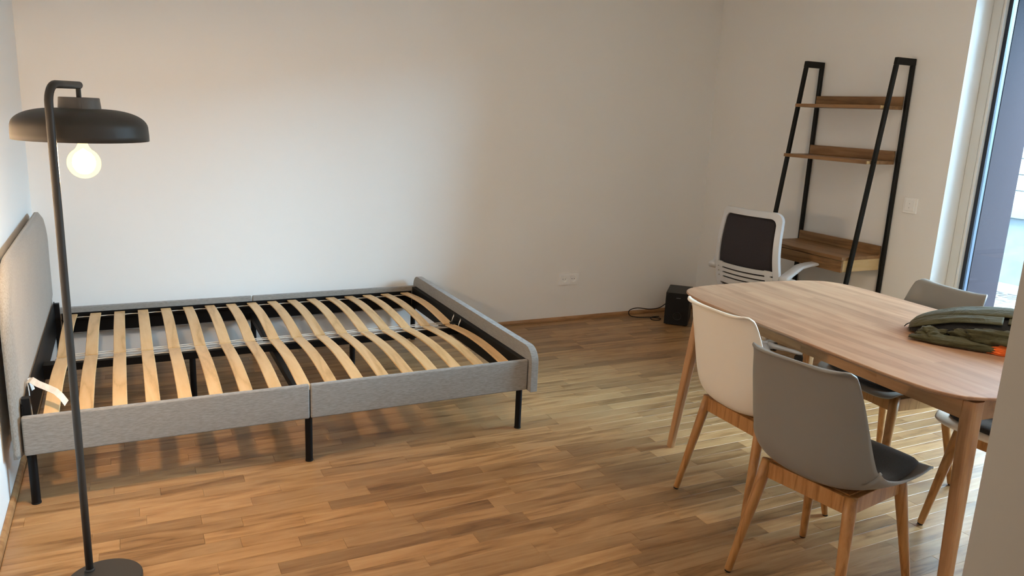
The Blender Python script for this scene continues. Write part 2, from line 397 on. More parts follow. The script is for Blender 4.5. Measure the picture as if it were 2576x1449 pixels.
# ---- wall fittings
t = empty('double_wall_socket', (3.283, 0, 0.3145), 0, label='white double power socket low on the long back wall', cat='socket')
b = BM()
for a_ in ((-0.082,-0.0675,-0.044,0.044),(0.0675,0.082,-0.044,0.044),(-0.0675,0.0675,0.029,0.044),(-0.0675,0.0675,-0.044,-0.029),(-0.0095,0.0095,-0.029,0.029)): box(b, a_[0], a_[1], -0.010, -0.0005, a_[2], a_[3])
box(b, -0.0675, 0.0675, -0.002, -0.0005, -0.029, 0.029)
obj('cover_plate', b, WHITE_PL, t)
for s in (-1, 1):
    cx = s*0.0385
    b = BM(); prof = [(0.0,0.004),(0.0195,0.004),(0.0205,0.0145)]
    ring = []
    n = 32
    sq = []
    for k in range(n):
        a = 2*math.pi*k/n; c, d = math.cos(a), math.sin(a); m_ = max(abs(c), abs(d)); sq.append((c/m_*0.0285, d/m_*0.0285))
    def ringv(rad, dep): return [b.verts.new((cx+rad*math.cos(2*math.pi*k/n), -dep, rad*math.sin(2*math.pi*k/n))) for k in range(n)]
    r0 = [b.verts.new((cx+x, -0.0025, z)) for x, z in sq]; r1 = [b.verts.new((cx+x, -0.0145, z)) for x, z in sq]
    r2 = ringv(0.0205, 0.0145); r3 = ringv(0.0185, 0.0032); c0 = b.verts.new((cx, -0.0032, 0))
    for A, B in ((r0, r1), (r1, r2), (r2, r3)):
        for k in range(n): b.faces.new((A[k], A[(k+1)%n], B[(k+1)%n], B[k]))
    for k in range(n): b.faces.new((r3[k], r3[(k+1)%n], c0))
    ins = obj('socket_insert', b, WHITE_PL, t)
    b = BM()
    for q in (-1, 1): lathe(b, [(0.0,0),(0.0028,0),(0.0028,0.0006),(0.0,0.0006)], n=12); bmesh.ops.transform(b, matrix=Matrix.Translation((cx+q*0.0095, -0.0040, 0)) @ Matrix.Rotation(R(90), 4, 'X'), verts=b.verts[-26:])
    obj('pin_hole', b, DARK_PL, ins)
t = empty('light_switch', (XR, -1.806, 1.072), 0, label='small white square blind switch beside the tall window', cat='switch')
b = BM(); prism(b, rrect(-0.045, 0.045, -0.045, 0.045, 0.005), 0.0005, 0.010, lambda a,b_,h:(-h,a,b_)); obj('cover_plate', b, WHITE_PL, t, bevel=0.003)
b = BM(); prism(b, rrect(-0.030, 0.030, -0.030, 0.030, 0.003), 0.010, 0.015, lambda a,b_,h:(-h,a,b_)); rk = obj('rocker', b, WHITE_PL, t, bevel=0.002)
b = BM(); prism(b, [(-0.003,0.010),(0.003,0.010),(0,0.015)], 0.015, 0.0154, lambda a,b_,h:(-h,a,b_)); prism(b, [(-0.003,-0.010),(0,-0.015),(0.003,-0.010)], 0.015, 0.0154, lambda a,b_,h:(-h,a,b_))
obj('arrow_mark', b, mat('grey_print', (0.35,0.35,0.35), 0.6), rk)

# ================================================================== BED
BL, YF, YB, ZT, ZB = 2.06, -1.716, -0.077, 0.359, 0.208
bed = empty('bed_frame', (1.03, -0.9, 0), 0, label='grey upholstered double bed frame with bare wooden slats and no mattress', cat='bed')
def bobj(name, b, m, parent=None, **kw):
    bmesh.ops.translate(b, vec=(-1.03, 0.9, 0), verts=b.verts); return obj(name, b, m, parent or bed, **kw)
# headboard cushion : rounded top corners, softly domed front
def headboard():
    b = BM(); y0, y1, z0, z1 = -1.728, -0.040, 0.205, 0.905
    ny, nz = 40, 26; rc = 0.24; grid = {}
    def front(u, v):   # u,v in 0..1
        y = y0 + (y1-y0)*u; z = z0 + (z1-z0)*v
        top = z1 - 0.0
        d = min(y-y0, y1-y)
        if d < rc: top = z1 - rc + math.sqrt(max(0, rc*rc-(rc-d)**2))*1.0
        z = z0 + (top-z0)*v
        e = min(d/0.06, (top-z)/0.07, 1.0); e = max(e, 0)
        dome = 0.020*math.sqrt(max(0, 1-(1-e)**2))
        x = -0.018 + dome + 0.0025*noise.noise(Vector((y*6, z*9, 1)))*e
        if z < 0.42: x = min(x, -0.003)
        return Vector((x, y, z))
    F = [[b.verts.new(front(i/ny, j/nz)) for j in range(nz+1)] for i in range(ny+1)]
    Bk = [[b.verts.new(Vector((-0.032, F[i][j].co.y, F[i][j].co.z))) for j in range(nz+1)] for i in range(ny+1)]
    for i in range(ny):
        for j in range(nz):
            b.faces.new((F[i][j], F[i+1][j], F[i+1][j+1], F[i][j+1])); b.faces.new((Bk[i][j], Bk[i][j+1], Bk[i+1][j+1], Bk[i+1][j]))
    for i in range(ny):
        b.faces.new((F[i][0], Bk[i][0], Bk[i+1][0], F[i+1][0])); b.faces.new((F[i][nz], F[i+1][nz], Bk[i+1][nz], Bk[i][nz]))
    for j in range(nz):
        b.faces.new((F[0][j], F[0][j+1], Bk[0][j+1], Bk[0][j])); b.faces.new((F[ny][j], Bk[ny][j], Bk[ny][j+1], F[ny][j+1]))
    bmesh.ops.remove_doubles(b, verts=b.verts, dist=0.0005)
    return b
bobj('headboard', headboard(), HEAD_FAB, smooth=True)
b = BM(); box(b, 0.003, 0.007, YF+0.02, YB-0.02, 0.215, 0.395)
box(b, 0.003, 0.030, YF+0.026, YF+0.056, 0.19, 0.42); box(b, 0.003, 0.030, YB-0.056, YB-0.026, 0.19, 0.39)
bobj('headboard_bracket', b, STEEL)
for (x0, x1) in ((0.0, BL/2-0.002), (BL/2+0.002, BL)):
    for (ya, yb_) in ((YF, YF+0.024), (YB-0.024, YB)):
        b = BM(); box(b, x0, x1, ya, yb_, ZB, ZT); bobj('side_rail', b, RAIL_FAB, bevel=0.007, seg=3)
for ya, yb_, fa, fb in ((YF+0.0245, YF+0.028, YF+0.028, YF+0.06), (YB-0.028, YB-0.0245, YB-0.06, YB-0.028)):
    b = BM(); box(b, 0.036, BL-0.03, ya, yb_, 0.218, 0.328); box(b, 0.036, BL-0.03, fa, fb, 0.296, 0.300)
    bobj('rail_bracket', b, STEEL)
# footboard
b = BM(); prism(b, rrect(YF-0.03, YB+0.03, 0.205, 0.422, 0.075, 8, (0,1,1,0)), BL+0.002, BL+0.036, lambda a,b_,h:(h,a,b_)); bobj('footboard', b, FOOT_FAB, bevel=0.008, seg=3)
b = BM(); box(b, BL-0.026, BL+0.001, YF+0.03, YB-0.03, 0.225, 0.355); bobj('footboard_bracket', b, STEEL)
b = BM(); tube(b, [(BL+0.036, y_, z_) for y_, z_ in rrect(YF-0.027, YB+0.027, 0.208, 0.419, 0.072, 8, (0,1,1,0))], 0.003, 6, False); bobj('piping', b, RAIL_FAB, smooth=True)
# legs
for x in (0.018, BL/2, BL-0.022):
    for y in (YF+0.04, YB-0.04):
        b = BM(); tube(b, [(x, y, 0.004), (x, y, 0.216)], 0.0155, 20); lg = bobj('leg', b, STEEL, smooth=False, bevel=0.002)
        b = BM(); tube(b, [(x, y, 0.0006), (x, y, 0.006)], 0.0165, 20); bobj('foot_cap', b, RUBBER, lg)
# centre beam, cross bar
b = BM(); box(b, 0.036, BL-0.028, -0.915, -0.880, 0.262, 0.297); bobj('centre_beam', b, STEEL, bevel=0.002)
b = BM(); box(b, BL/2-0.018, BL/2+0.018, YF+0.03, YB-0.03, 0.222, 0.258)
bobj('cross_bar', b, STEEL, bevel=0.002)
b = BM(); box(b, 0.006, 0.06, -0.93, -0.865, 0.235, 0.30); bobj('beam_bracket', b, STEEL)
b = BM(); box(b, BL-0.07, BL-0.026, -0.925, -0.87, 0.28, 0.325); bobj('beam_bracket', b, STEEL)
for x in (0.632, 1.426):
    b = BM(); tube(b, [(x, -0.8975, 0.0006), (x, -0.8975, 0.2615)], 0.0145, 20); bobj('centre_leg', b, STEEL)
# slats: 17 pairs, bowed, sharing one mesh
SX = [0.083 + 0.1175*i for i in range(17)]; SX[0] = 0.086; SX[16] = BL-0.082
def slat_mesh(y0, y1, seed):
    b = BM(); n = 14; tk = 0.0075; hw = 0.0265; rings = []
    for i in range(n+1):
        t = i/n; y = y0 + (y1-y0)*t; z = 0.3045 + 0.0105 + 0.026*math.sin(math.pi*t)
        rings.append([b.verts.new(p) for p in ((-hw+.002,y,z+tk),(hw-.002,y,z+tk),(hw,y,z+tk-.002),(hw,y,z+.001),(-hw,y,z+.001),(-hw,y,z+tk-.002))])
    for A, B in zip(rings, rings[1:]):
        for k in range(6): b.faces.new((A[k], A[(k+1)%6], B[(k+1)%6], B[k]))
    b.faces.new(rings[0]); b.faces.new(rings[-1][::-1])
    return b
for x in SX:
    for (ya, yb_) in ((YF+0.036, -0.909), (-0.886, YB-0.036)):
        b = slat_mesh(ya, yb_, 0); bmesh.ops.translate(b, vec=(x, 0, 0), verts=b.verts)
        bobj('slat', b, SLAT, rnd=random.uniform(0, 50))
        b = BM(); 
# webbing that ties the slats together
for y in (YB-0.085, -0.845, -0.873, -0.945, YF+0.085):
    b = BM(); pts = []
    for i in range(len(SX)-1):
        for t in (0.0, 0.5): 
            xx = SX[i]+(SX[i+1]-SX[i])*t; pts.append((xx, y + 0.002*noise.noise(Vector((xx*9,y*7,0))), 0.3155 + (0.0015 if t == 0.5 else 0)))
    pts.append((SX[-1], y, 0.3155))
    tube(b, pts, 0.0028, 6); bobj('slat_webbing', b, CORD_WH, smooth=True)
b = BM(); box(b, 0.05, BL-0.09, -0.880, -0.853, 0.298, 0.302); bobj('beam_strip', b, mat('brushed_aluminium', (0.6,0.6,0.6), 0.35, 0.5, 0.9))
# care tag and loose strap ends
def ribbon(b, pts, wv, tk=0.0008):
    wv = Vector(wv); ra = []
    for p in pts:
        p = Vector(p); ra.append([b.verts.new(p - wv), b.verts.new(p + wv), b.verts.new(p + wv + Vector((0,0,tk))), b.verts.new(p - wv + Vector((0,0,tk)))])
    for A, B in zip(ra, ra[1:]):
        for k in range(4): b.faces.new((A[k], A[(k+1)%4], B[(k+1)%4], B[k]))
    b.faces.new(ra[0][::-1]); b.faces.new(ra[-1]); return b
b = BM(); ribbon(b, [(0.008,-1.50,0.425),(0.022,-1.51,0.430),(0.045,-1.535,0.420),(0.075,-1.56,0.411),(0.105,-1.59,0.402),(0.125,-1.62,0.389),(0.142,-1.65,0.372)], (0.006,0.012,0.006)); tg = bobj('care_tag', b, TAG)
b = BM(); ribbon(b, [(0.0075,-1.505,0.425),(0.012,-1.52,0.39),(0.014,-1.53,0.34),(0.020,-1.55,0.29)], (0.0005,0.007,0)); tg2 = bobj('care_tag', b, TAG)
b = BM(); ribbon(b, [(0.010,-1.47,0.425),(0.016,-1.475,0.405),(0.022,-1.48,0.380)], (0.004,0.009,0)); bobj('care_tag', b, TAG)
for y in (-0.865, -0.965):
    b = BM(); ribbon(b, [(BL-0.052,y,0.322),(BL-0.046,y+0.004,0.340),(BL-0.034,y+0.010,0.358)], (0.004,0.010,0.004)); bobj('strap_end', b, CORD_WH)

# ================================================================== FLOOR LAMP
SXc, SYc = 0.278, -2.055
lamp = empty('floor_lamp', (0.254, -2.32, 0), 0, label='charcoal metal floor lamp with wide bell shade and glowing globe bulb', cat='lamp')
def lobj(name, b, m, parent=None, **kw):
    bmesh.ops.translate(b, vec=(-0.254, 2.32, 0), verts=b.verts); return obj(name, b, m, parent or lamp, **kw)
b = BM(); lathe(b, [(0,0.0006),(0.108,0.0006),(0.110,0.003),(0.110,0.018),(0.107,0.021),(0,0.021)], 0.254, -2.32, 64); lobj('base', b, LAMP_MET, smooth=False, bevel=0.001)
PX, PY = 0.2115, -2.262
b = BM(); lathe(b, [(0,0.021),(0.015,0.021),(0.015,0.026),(0.012,0.029),(0,0.029)], PX, PY, 24); lobj('collar', b, LAMP_MET)
pts = [(PX, PY, 0.022), (PX, PY, 0.5), (PX, PY, 1.0), (PX-.001, PY, 1.47)]
dx, dy = SXc-PX, SYc-PY; dl = math.hypot(dx, dy); ux, uy = dx/dl, dy/dl
rb = 0.055; ZA = 1.530
for k in range(1, 9):
    a = math.pi/2*k/8; pts.append((PX + ux*rb*(1-math.cos(a)), PY + uy*rb*(1-math.cos(a)), ZA-rb + rb*math.sin(a)))
pts[3] = (PX, PY, ZA-rb-0.002)
pts.append((SXc+ux*0.008, SYc+uy*0.008, ZA+0.001))
b = BM(); tube(b, pts, 0.0112, 16); lobj('pole', b, LAMP_MET, smooth=True)
b = BM(); tube(b, [(SXc, SYc, 1.488), (SXc, SYc, ZA)], 0.007, 12); lobj('hanger', b, LAMP_MET)
b = BM(); lathe(b, [(0,1.493),(0.054,1.495),(0.056,1.494),(0.059,1.462),(0.0,1.462)], SXc, SYc, 48); lobj('shade_cap', b, CAP_MET)
prof = []
for k in range(17):
    a = math.pi/2*k/16; prof.append((0.060 + 0.1275*math.sin(a)**0.95, 1.400 + 0.062*math.cos(a)**0.8 if k < 16 else 1.400))
prof += [(0.1885,1.385),(0.1885,1.368)]
inner = [(max(r-0.003,0.0), z-0.0025 if z > 1.39 else z) for r, z in prof][::-1]
b = BM(); lathe(b, [(0.0,1.463)] + prof + inner + [(0.0,1.459)], SXc, SYc, 72); lobj('lamp_shade', b, LAMP_MET, smooth=True)
b = BM(); lathe(b, [(0,1.459),(0.018,1.459),(0.02,1.44),(0.02,1.372),(0.015,1.366),(0,1.366)], SXc, SYc, 24); lobj('bulb_socket', b, LAMP_MET)
BZ, BR = 1.297, 0.0475
prof = [(0.013,1.367),(0.0135,1.356),(0.018,1.346)] + [(BR*math.sin(R(a)), BZ + BR*math.cos(R(a))) for a in range(30, 181, 10)]
prof[-1] = (0.0, BZ-BR)
b = BM(); lathe(b, prof, SXc, SYc, 32); bulb = lobj('light_bulb', b, BULB_GLASS, smooth=True); tag(bulb, 'glowing amber glass globe bulb')
b = BM(); lathe(b, [(0.0, BZ+0.045)] + [(0.030*math.sin(R(a))+0.002, BZ + 0.002 + 0.036*math.cos(R(a))) for a in range(20, 165, 12)] + [(0.0, BZ-0.034)], SXc, SYc, 20); lobj('filament', b, BULB_CORE, bulb, smooth=True)

# ================================================================== LADDER DESK
LY0, LY1 = -1.69, -1.03
lad = empty('ladder_desk', (4.3, -1.36, 0), 0, label='black metal ladder shelf desk with two brown wooden shelves leaning by the wall', cat='desk')
def dobj(name, b, m, parent=None, **kw):
    bmesh.ops.translate(b, vec=(-4.3, 1.36, 0), verts=b.verts); return obj(name, b, m, parent or lad, **kw)
def flx(z): return 4.335 - (1.895-z)*(4.335-4.105)/1.895
for y in (LY0, LY1):
    b = BM(); n = 0.011
    def sweep(p0, p1, hx, hy):
        p0, p1 = Vector(p0), Vector(p1); A = [b.verts.new(p0+Vector((sx*hx, sy*hy, 0))) for sx, sy in ((-1,-1),(1,-1),(1,1),(-1,1))]; B = [b.verts.new(p1+Vector((sx*hx, sy*hy, 0))) for sx, sy in ((-1,-1),(1,-1),(1,1),(-1,1))]
        b.faces.new(A[::-1]); b.faces.new(B)
        for k in range(4): b.faces.new((A[k], A[(k+1)%4], B[(k+1)%4], B[k]))
    sweep((flx(0), y, 0.004), (flx(1.86), y, 1.86), 0.0125, 0.011); dobj('front_leg', b, LADDER_STEEL, bevel=0.004)
    b = BM(); sweep((4.468, y, 0.004), (4.468, y, 1.86), 0.0125, 0.011); dobj('rear_leg', b, LADDER_STEEL, bevel=0.004)
    b = BM(); prism(b, [(flx(1.86)-0.0125, 1.859), (4.4805, 1.859), (4.4805, 1.898), (flx(1.9)-0.0125, 1.898)], y-0.0115, y+0.0115, lambda a,c,h:(a,h,c)); dobj('top_bracket', b, LADDER_STEEL, bevel=0.003)
    for xx in (flx(0), 4.468):
        b = BM(); box(b, xx-0.014, xx+0.014, y-0.0125, y+0.0125, 0.0006, 0.006); dobj('foot_pad', b, RUBBER)
def shelf(xf, z, tk, up_):
    b = BM(); box(b, xf, 4.452, LY0+0.0125, LY1-0.0125, z-tk, z); sh = dobj('shelf', b, DESK_WOOD, bevel=0.002)
    b = BM(); box(b, 4.438, 4.452, LY0+0.0135, LY1-0.0135, z+0.0005, z+up_); dobj('shelf_upstand', b, DESK_WOOD, sh, bevel=0.0015)
    b = BM(); box(b, xf+0.004, xf+0.03, LY0+0.010, LY0+0.0125, z-tk+0.002, z-0.002); dobj('shelf_end', b, DESK_END, sh)
shelf(4.262, 1.632, 0.020, 0.054)
shelf(4.215, 1.318, 0.020, 0.058)
b = BM(); box(b, 4.130, 4.455, LY0+0.0125, LY1-0.0125, 0.736, 0.755); dt = dobj('desktop', b, DESK_WOOD, bevel=0.002)
b = BM(); box(b, 4.441, 4.455, LY0+0.0135, LY1-0.0135, 0.7555, 0.812); dobj('desk_upstand', b, DESK_WOOD, dt, bevel=0.0015)
b = BM(); box(b, 4.148, 4.455, LY0+0.0135, LY1-0.0135, 0.665, 0.7355); db = dobj('desk_body', b, DESK_END, bevel=0.001)
b = BM(); box(b, 4.133, 4.147, LY0+0.0135, LY1-0.0135, 0.663, 0.731); dobj('drawer', b, DESK_WOOD, bevel=0.0015)
for xx in (flx(1.6), 4.468):
    for z in (1.62, 1.31, 0.70):
        for y, s in ((LY0, -1), (LY1, 1)):
            xq = flx(z) if xx != 4.468 else xx
            b = BM(); tube(b, [(xq, y+s*0.010, z), (xq, y+s*0.014, z)], 0.006, 10); dobj('bolt', b, LADDER_STEEL)

# ================================================================== SUBWOOFER
sp = empty('subwoofer', (3.94, -0.324, 0), math.atan2(-0.688, 0.728), label='black subwoofer speaker box on the floor in the far corner', cat='speaker')
b = BM(); box(b, 0, 0.173, 0, 0.290, 0.006, 0.245); obj('cabinet', b, SPK, sp, bevel=0.002)
b = BM(); fr = [(0.0005,0.0065),(0.1725,0.0065),(0.1725,0.2445),(0.0005,0.2445)]
# front panel with a round port opening
n = 32; C0 = (0.094, 0.073); outer = []
for k in range(n):
    a = 2*math.pi*k/n; c, s = math.cos(a), math.sin(a)
    tx = ((0.1725-C0[0])/c if c > 0 else (0.0005-C0[0])/c) if abs(c) > 1e-6 else 1e9
    tz = ((0.2445-C0[1])/s if s > 0 else (0.0065-C0[1])/s) if abs(s) > 1e-6 else 1e9
    t_ = min(tx, tz); outer.append((C0[0]+c*t_, C0[1]+s*t_))
O1 = [b.verts.new((x, -0.004, z)) for x, z in outer]; O0 = [b.verts.new((x, -0.0003, z)) for x, z in outer]
I1 = [b.verts.new((C0[0]+0.030*math.cos(2*math.pi*k/n), -0.004, C0[1]+0.030*math.sin(2*math.pi*k/n))) for k in range(n)]
I2 = [b.verts.new((C0[0]+0.026*math.cos(2*math.pi*k/n), -0.0012, C0[1]+0.026*math.sin(2*math.pi*k/n))) for k in range(n)]
cc = b.verts.new((C0[0], -0.0006, C0[1]))
for A, B in ((O0,O1),(O1,I1),(I1,I2)):
    for k in range(n): b.faces.new((A[k], A[(k+1)%n], B[(k+1)%n], B[k]))
for k in range(n): b.faces.new((I2[k], I2[(k+1)%n], cc))
fp = obj('front_panel', b, SPKF, sp)
b = BM(); tube(b, [(C0[0]+0.029*math.cos(2*math.pi*k/24), -0.0045, C0[1]+0.029*math.sin(2*math.pi*k/24)) for k in range(25)], 0.0012, 6, False); obj('port_ring', b, mat('dark_grey_ring',(0.04,0.04,0.04),0.3), fp, smooth=True)
b = BM()
for k in range(7): box(b, 0.078+k*0.0045, 0.0808+k*0.0045, -0.0048, -0.0038, 0.207, 0.2112)
obj('badge', b, mat('badge_grey', (0.35,0.35,0.36), 0.4), fp)
for x, y in ((0.02,0.02),(0.153,0.02),(0.02,0.27),(0.153,0.27)):
    b = BM(); tube(b, [(x,y,0.0006),(x,y,0.0065)], 0.009, 12); obj('foot', b, RUBBER, sp)
def curve_pts(ctrl, n=8):
    P = [Vector(c) for c in ctrl]; out = []
    for i in range(len(P)-1):
        p0 = P[max(i-1,0)]; p1 = P[i]; p2 = P[i+1]; p3 = P[min(i+2,len(P)-1)]
        for k in range(n):
            t = k/n; out.append(0.5*((2*p1)+(-p0+p2)*t+(2*p0-5*p1+4*p2-p3)*t*t+(-p0+3*p1-3*p2+p3)*t**3))
    out.append(P[-1]); return out
b = BM(); tube(b, curve_pts([(4.10,-0.13,0.10),(4.06,-0.10,0.06),(3.98,-0.085,0.052),(3.88,-0.06,0.062),(3.80,-0.075,0.052),(3.79,-0.10,0.02),(3.85,-0.13,0.008),(3.95,-0.15,0.006),(4.0,-0.20,0.007),(3.96,-0.24,0.007),(3.91,-0.22,0.008),(3.94,-0.17,0.012),(4.02,-0.16,0.010)], 8), 0.0036, 8)
tag(obj('power_cable', b, RUBBER, smooth=True), 'loose coil of black cable on the floor beside the subwoofer', 'cable')

# ================================================================== TABLE
TR = -0.0616; TC = (2.966, -2.865)
tab = empty('dining_table', (TC[0], TC[1], 0), TR, label='long beech dining table with rounded boat-shaped top', cat='table')
def table_outline(grow=0.0, n=240):
    hx, hy = 0.4705+grow, 0.7475+grow; pts = []
    for k in range(n):
        a = 2*math.pi*k/n; c, s = math.cos(a), math.sin(a); e = 2/8.0
        x_ = hx*abs(c)**e*(1 if c > 0 else -1); pts.append((x_, (hy - 0.064*hy*(x_/hx)**2)*abs(s)**e*(1 if s > 0 else -1)))
    return pts
b = BM(); layers = [(-0.045,0.742),(-0.004,0.760),(0.0,0.764),(0.0,0.769),(-0.002,0.771)]; rg = []
for g, z in layers: rg.append([b.verts.new((x, y, z)) for x, y in table_outline(g)])
for A, B in zip(rg, rg[1:]):
    for k in range(len(A)): b.faces.new((A[k], A[(k+1)%len(A)], B[(k+1)%len(A)], B[k]))
b.faces.new(rg[0][::-1]); b.faces.new(rg[-1])
_m = BEECH_TOP; _tc = nn(_m, 'ShaderNodeTexCoord'); _br = nn(_m, 'ShaderNodeTexBrick'); _br.inputs['Scale'].default_value = 1.0     # glued lamellae
_mp = nn(_m, 'ShaderNodeMapping'); _mp.inputs['Rotation'].default_value = (0, 0, R(90)); lk(_m, _tc.outputs['Object'], _mp.inputs['Vector']); lk(_m, _mp.outputs[0], _br.inputs['Vector'])
_br.inputs['Brick Width'].default_value = 0.42; _br.inputs['Row Height'].default_value = 0.043; _br.inputs['Mortar Size'].default_value = 0.0; _br.offset = 0.37
_br.inputs['Color1'].default_value = (0.88,0.86,0.84,1); _br.inputs['Color2'].default_value = (1.08,1.08,1.06,1); _br.inputs['Bias'].default_value = 0.0
_pb = _m.node_tree.nodes['Principled BSDF']; _src = _pb.inputs['Base Color'].links[0].from_socket
_mx = nn(_m, 'ShaderNodeMix', data_type='RGBA', blend_type='MULTIPLY'); _mx.inputs[0].default_value = 1.0
lk(_m, _src, _mx.inputs[6]); lk(_m, _br.outputs['Color'], _mx.inputs[7]); lk(_m, _mx.outputs[2], _pb.inputs['Base Color'])
obj('tabletop', b, BEECH_TOP, tab, rnd=3.1)
AX, AY = 0.345, 0.662
for s in (-1, 1):
    # long apron is glued from lengths of beech
    cuts = [-AY+0.02, -0.33, 0.02, 0.30, AY-0.02]
    for i, (a0, a1) in enumerate(zip(cuts, cuts[1:])):
        b = BM(); box(b, s*AX-0.011, s*AX+0.011, a0+0.0002, a1-0.0002, 0.682, 0.7415); obj('apron', b, BEECH_APRON, tab, rnd=[4.2,11.7,7.9,2.4][i]+s)
    b = BM(); box(b, -AX+0.03, AX-0.03, s*AY-0.011, s*AY+0.011, 0.682, 0.7415); obj('apron', b, BEECH_APRON, tab, rnd=9.3+s)
def taper_leg(fx, fy, tx, ty, zt, w0, w1, t0, t1):
    b = BM(); A = []; B = []
    for L_, (cx, cy, z, w, t_) in ((A, (fx, fy, 0.0006, w0, t0)), (B, (tx, ty, zt, w1, t1))):
        for x, y in rrect(-w/2, w/2, -t_/2, t_/2, min(w, t_)*0.28, 3): L_.append(b.verts.new((cx+x, cy+y, z)))
    n = len(A); b.faces.new(A[::-1]); b.faces.new(B)
    for k in range(n): b.faces.new((A[k], A[(k+1)%n], B[(k+1)%n], B[k]))
    return b
for sx in (-1, 1):
    for sy in (-1, 1):
        obj('leg', taper_leg(sx*0.388, sy*0.716, sx*0.328, sy*0.654, 0.7415, 0.030, 0.050, 0.032, 0.050), BEECH, tab, smooth=False, rnd=sx*2+sy+5)

# ================================================================== DINING CHAIRS
# side profile of the shell from front lip over the seat and up the back: (x, z)
PROF = [(0.245,0.437),(0.225,0.452),(0.18,0.456),(0.10,0.444),(0.02,0.433),(-0.06,0.427),(-0.13,0.428),(-0.180,0.446),(-0.205,0.492),(-0.217,0.56),(-0.230,0.65),(-0.244,0.73),(-0.256,0.79),(-0.266,0.820),(-0.282,0.834),(-0.304,0.833)]
HWID = [0.190,0.210,0.222,0.230,0.233,0.231,0.227,0.222,0.215,0.208,0.199,0.190,0.180,0.174,0.169,0.165]
LIFT = [0.000,0.004,0.016,0.030,0.044,0.062,0.085,0.098,0.086,0.064,0.046,0.034,0.026,0.020,0.016,0.012]
def smp(arr, s):
    s = max(0, min(s, len(arr)-1.0)); i = min(int(s), len(arr)-2); f = s-i
    p0 = arr[max(i-1,0)]; p1 = arr[i]; p2 = arr[i+1]; p3 = arr[min(i+2,len(arr)-1)]
    def cr(a,b_,c,d): return 0.5*(2*b_+(-a+c)*f+(2*a-5*b_+4*c-d)*f*f+(-a+3*b_-3*c+d)*f**3)
    if isinstance(p1, tuple): return tuple(cr(*q) for q in zip(p0,p1,p2,p3))
    return cr(p0,p1,p2,p3)
def shell_pt(s01, t, off=0.0):
    N = len(PROF)-1
    at_ = abs(t)
    top = N - 2.0*at_**5 - 0.42*math.exp(-(t/0.42)**2)
    bot = 0.9*at_**4
    s = bot + (top-bot)*s01
    x, z = smp(PROF, s); x2, z2 = smp(PROF, min(s+0.05, N)); x1, z1 = smp(PROF, max(s-0.05, 0))
    tx, tz = x2-x1, z2-z1; l = math.hypot(tx, tz) or 1; nx, nz = tz/l, -tx/l    # towards the sitter
    if True:
        h = smp(HWID, s); c = smp(LIFT, s)
    d = c*abs(t)**2.2 + off
    y = h*math.sin(t*1.32)/math.sin(1.32)
    return Vector((x + nx*d, y, z + nz*d))
def shell_mesh():
    b = BM(); ns, ntt = 44, 26
    G = [[b.verts.new(shell_pt(i/ns, -1+2*j/ntt)) for j in range(ntt+1)] for i in range(ns+1)]
    for i in range(ns):
        for j in range(ntt): b.faces.new((G[i][j], G[i+1][j], G[i+1][j+1], G[i][j+1]))
    return b
def cushion_mesh():
    b = BM(); ns, nt_ = 16, 16; top = []; bot = []
    for i in range(ns+1):
        rt_, rb_ = [], []
        for j in range(nt_+1):
            u = -1+2*i/ns; v = -1+2*j/nt_
            uu = u*math.sqrt(1-v*v*0.32); vv = v*math.sqrt(1-u*u*0.32)
            e = max(0, 1-max(abs(u), abs(v))**4)
            s01 = 0.28 + 0.210*uu; t = vv*0.80
            rt_.append(b.verts.new(shell_pt(s01, t, 0.006 + 0.018*e**0.5))); rb_.append(b.verts.new(shell_pt(s01, t, 0.0045)))
        top.append(rt_); bot.append(rb_)
    for i in range(ns):
        for j in range(nt_):
            b.faces.new((top[i][j], top[i+1][j], top[i+1][j+1], top[i][j+1])); b.faces.new((bot[i][j], bot[i][j+1], bot[i+1][j+1], bot[i+1][j]))
    for j in range(nt_):
        b.faces.new((top[0][j], top[0][j+1], bot[0][j+1], bot[0][j])); b.faces.new((top[ns][j], bot[ns][j], bot[ns][j+1], top[ns][j+1]))
    for i in range(ns):
        b.faces.new((top[i][0], bot[i][0], bot[i+1][0], top[i+1][0])); b.faces.new((top[i][nt_], top[i+1][nt_], bot[i+1][nt_], bot[i][nt_]))
    return b
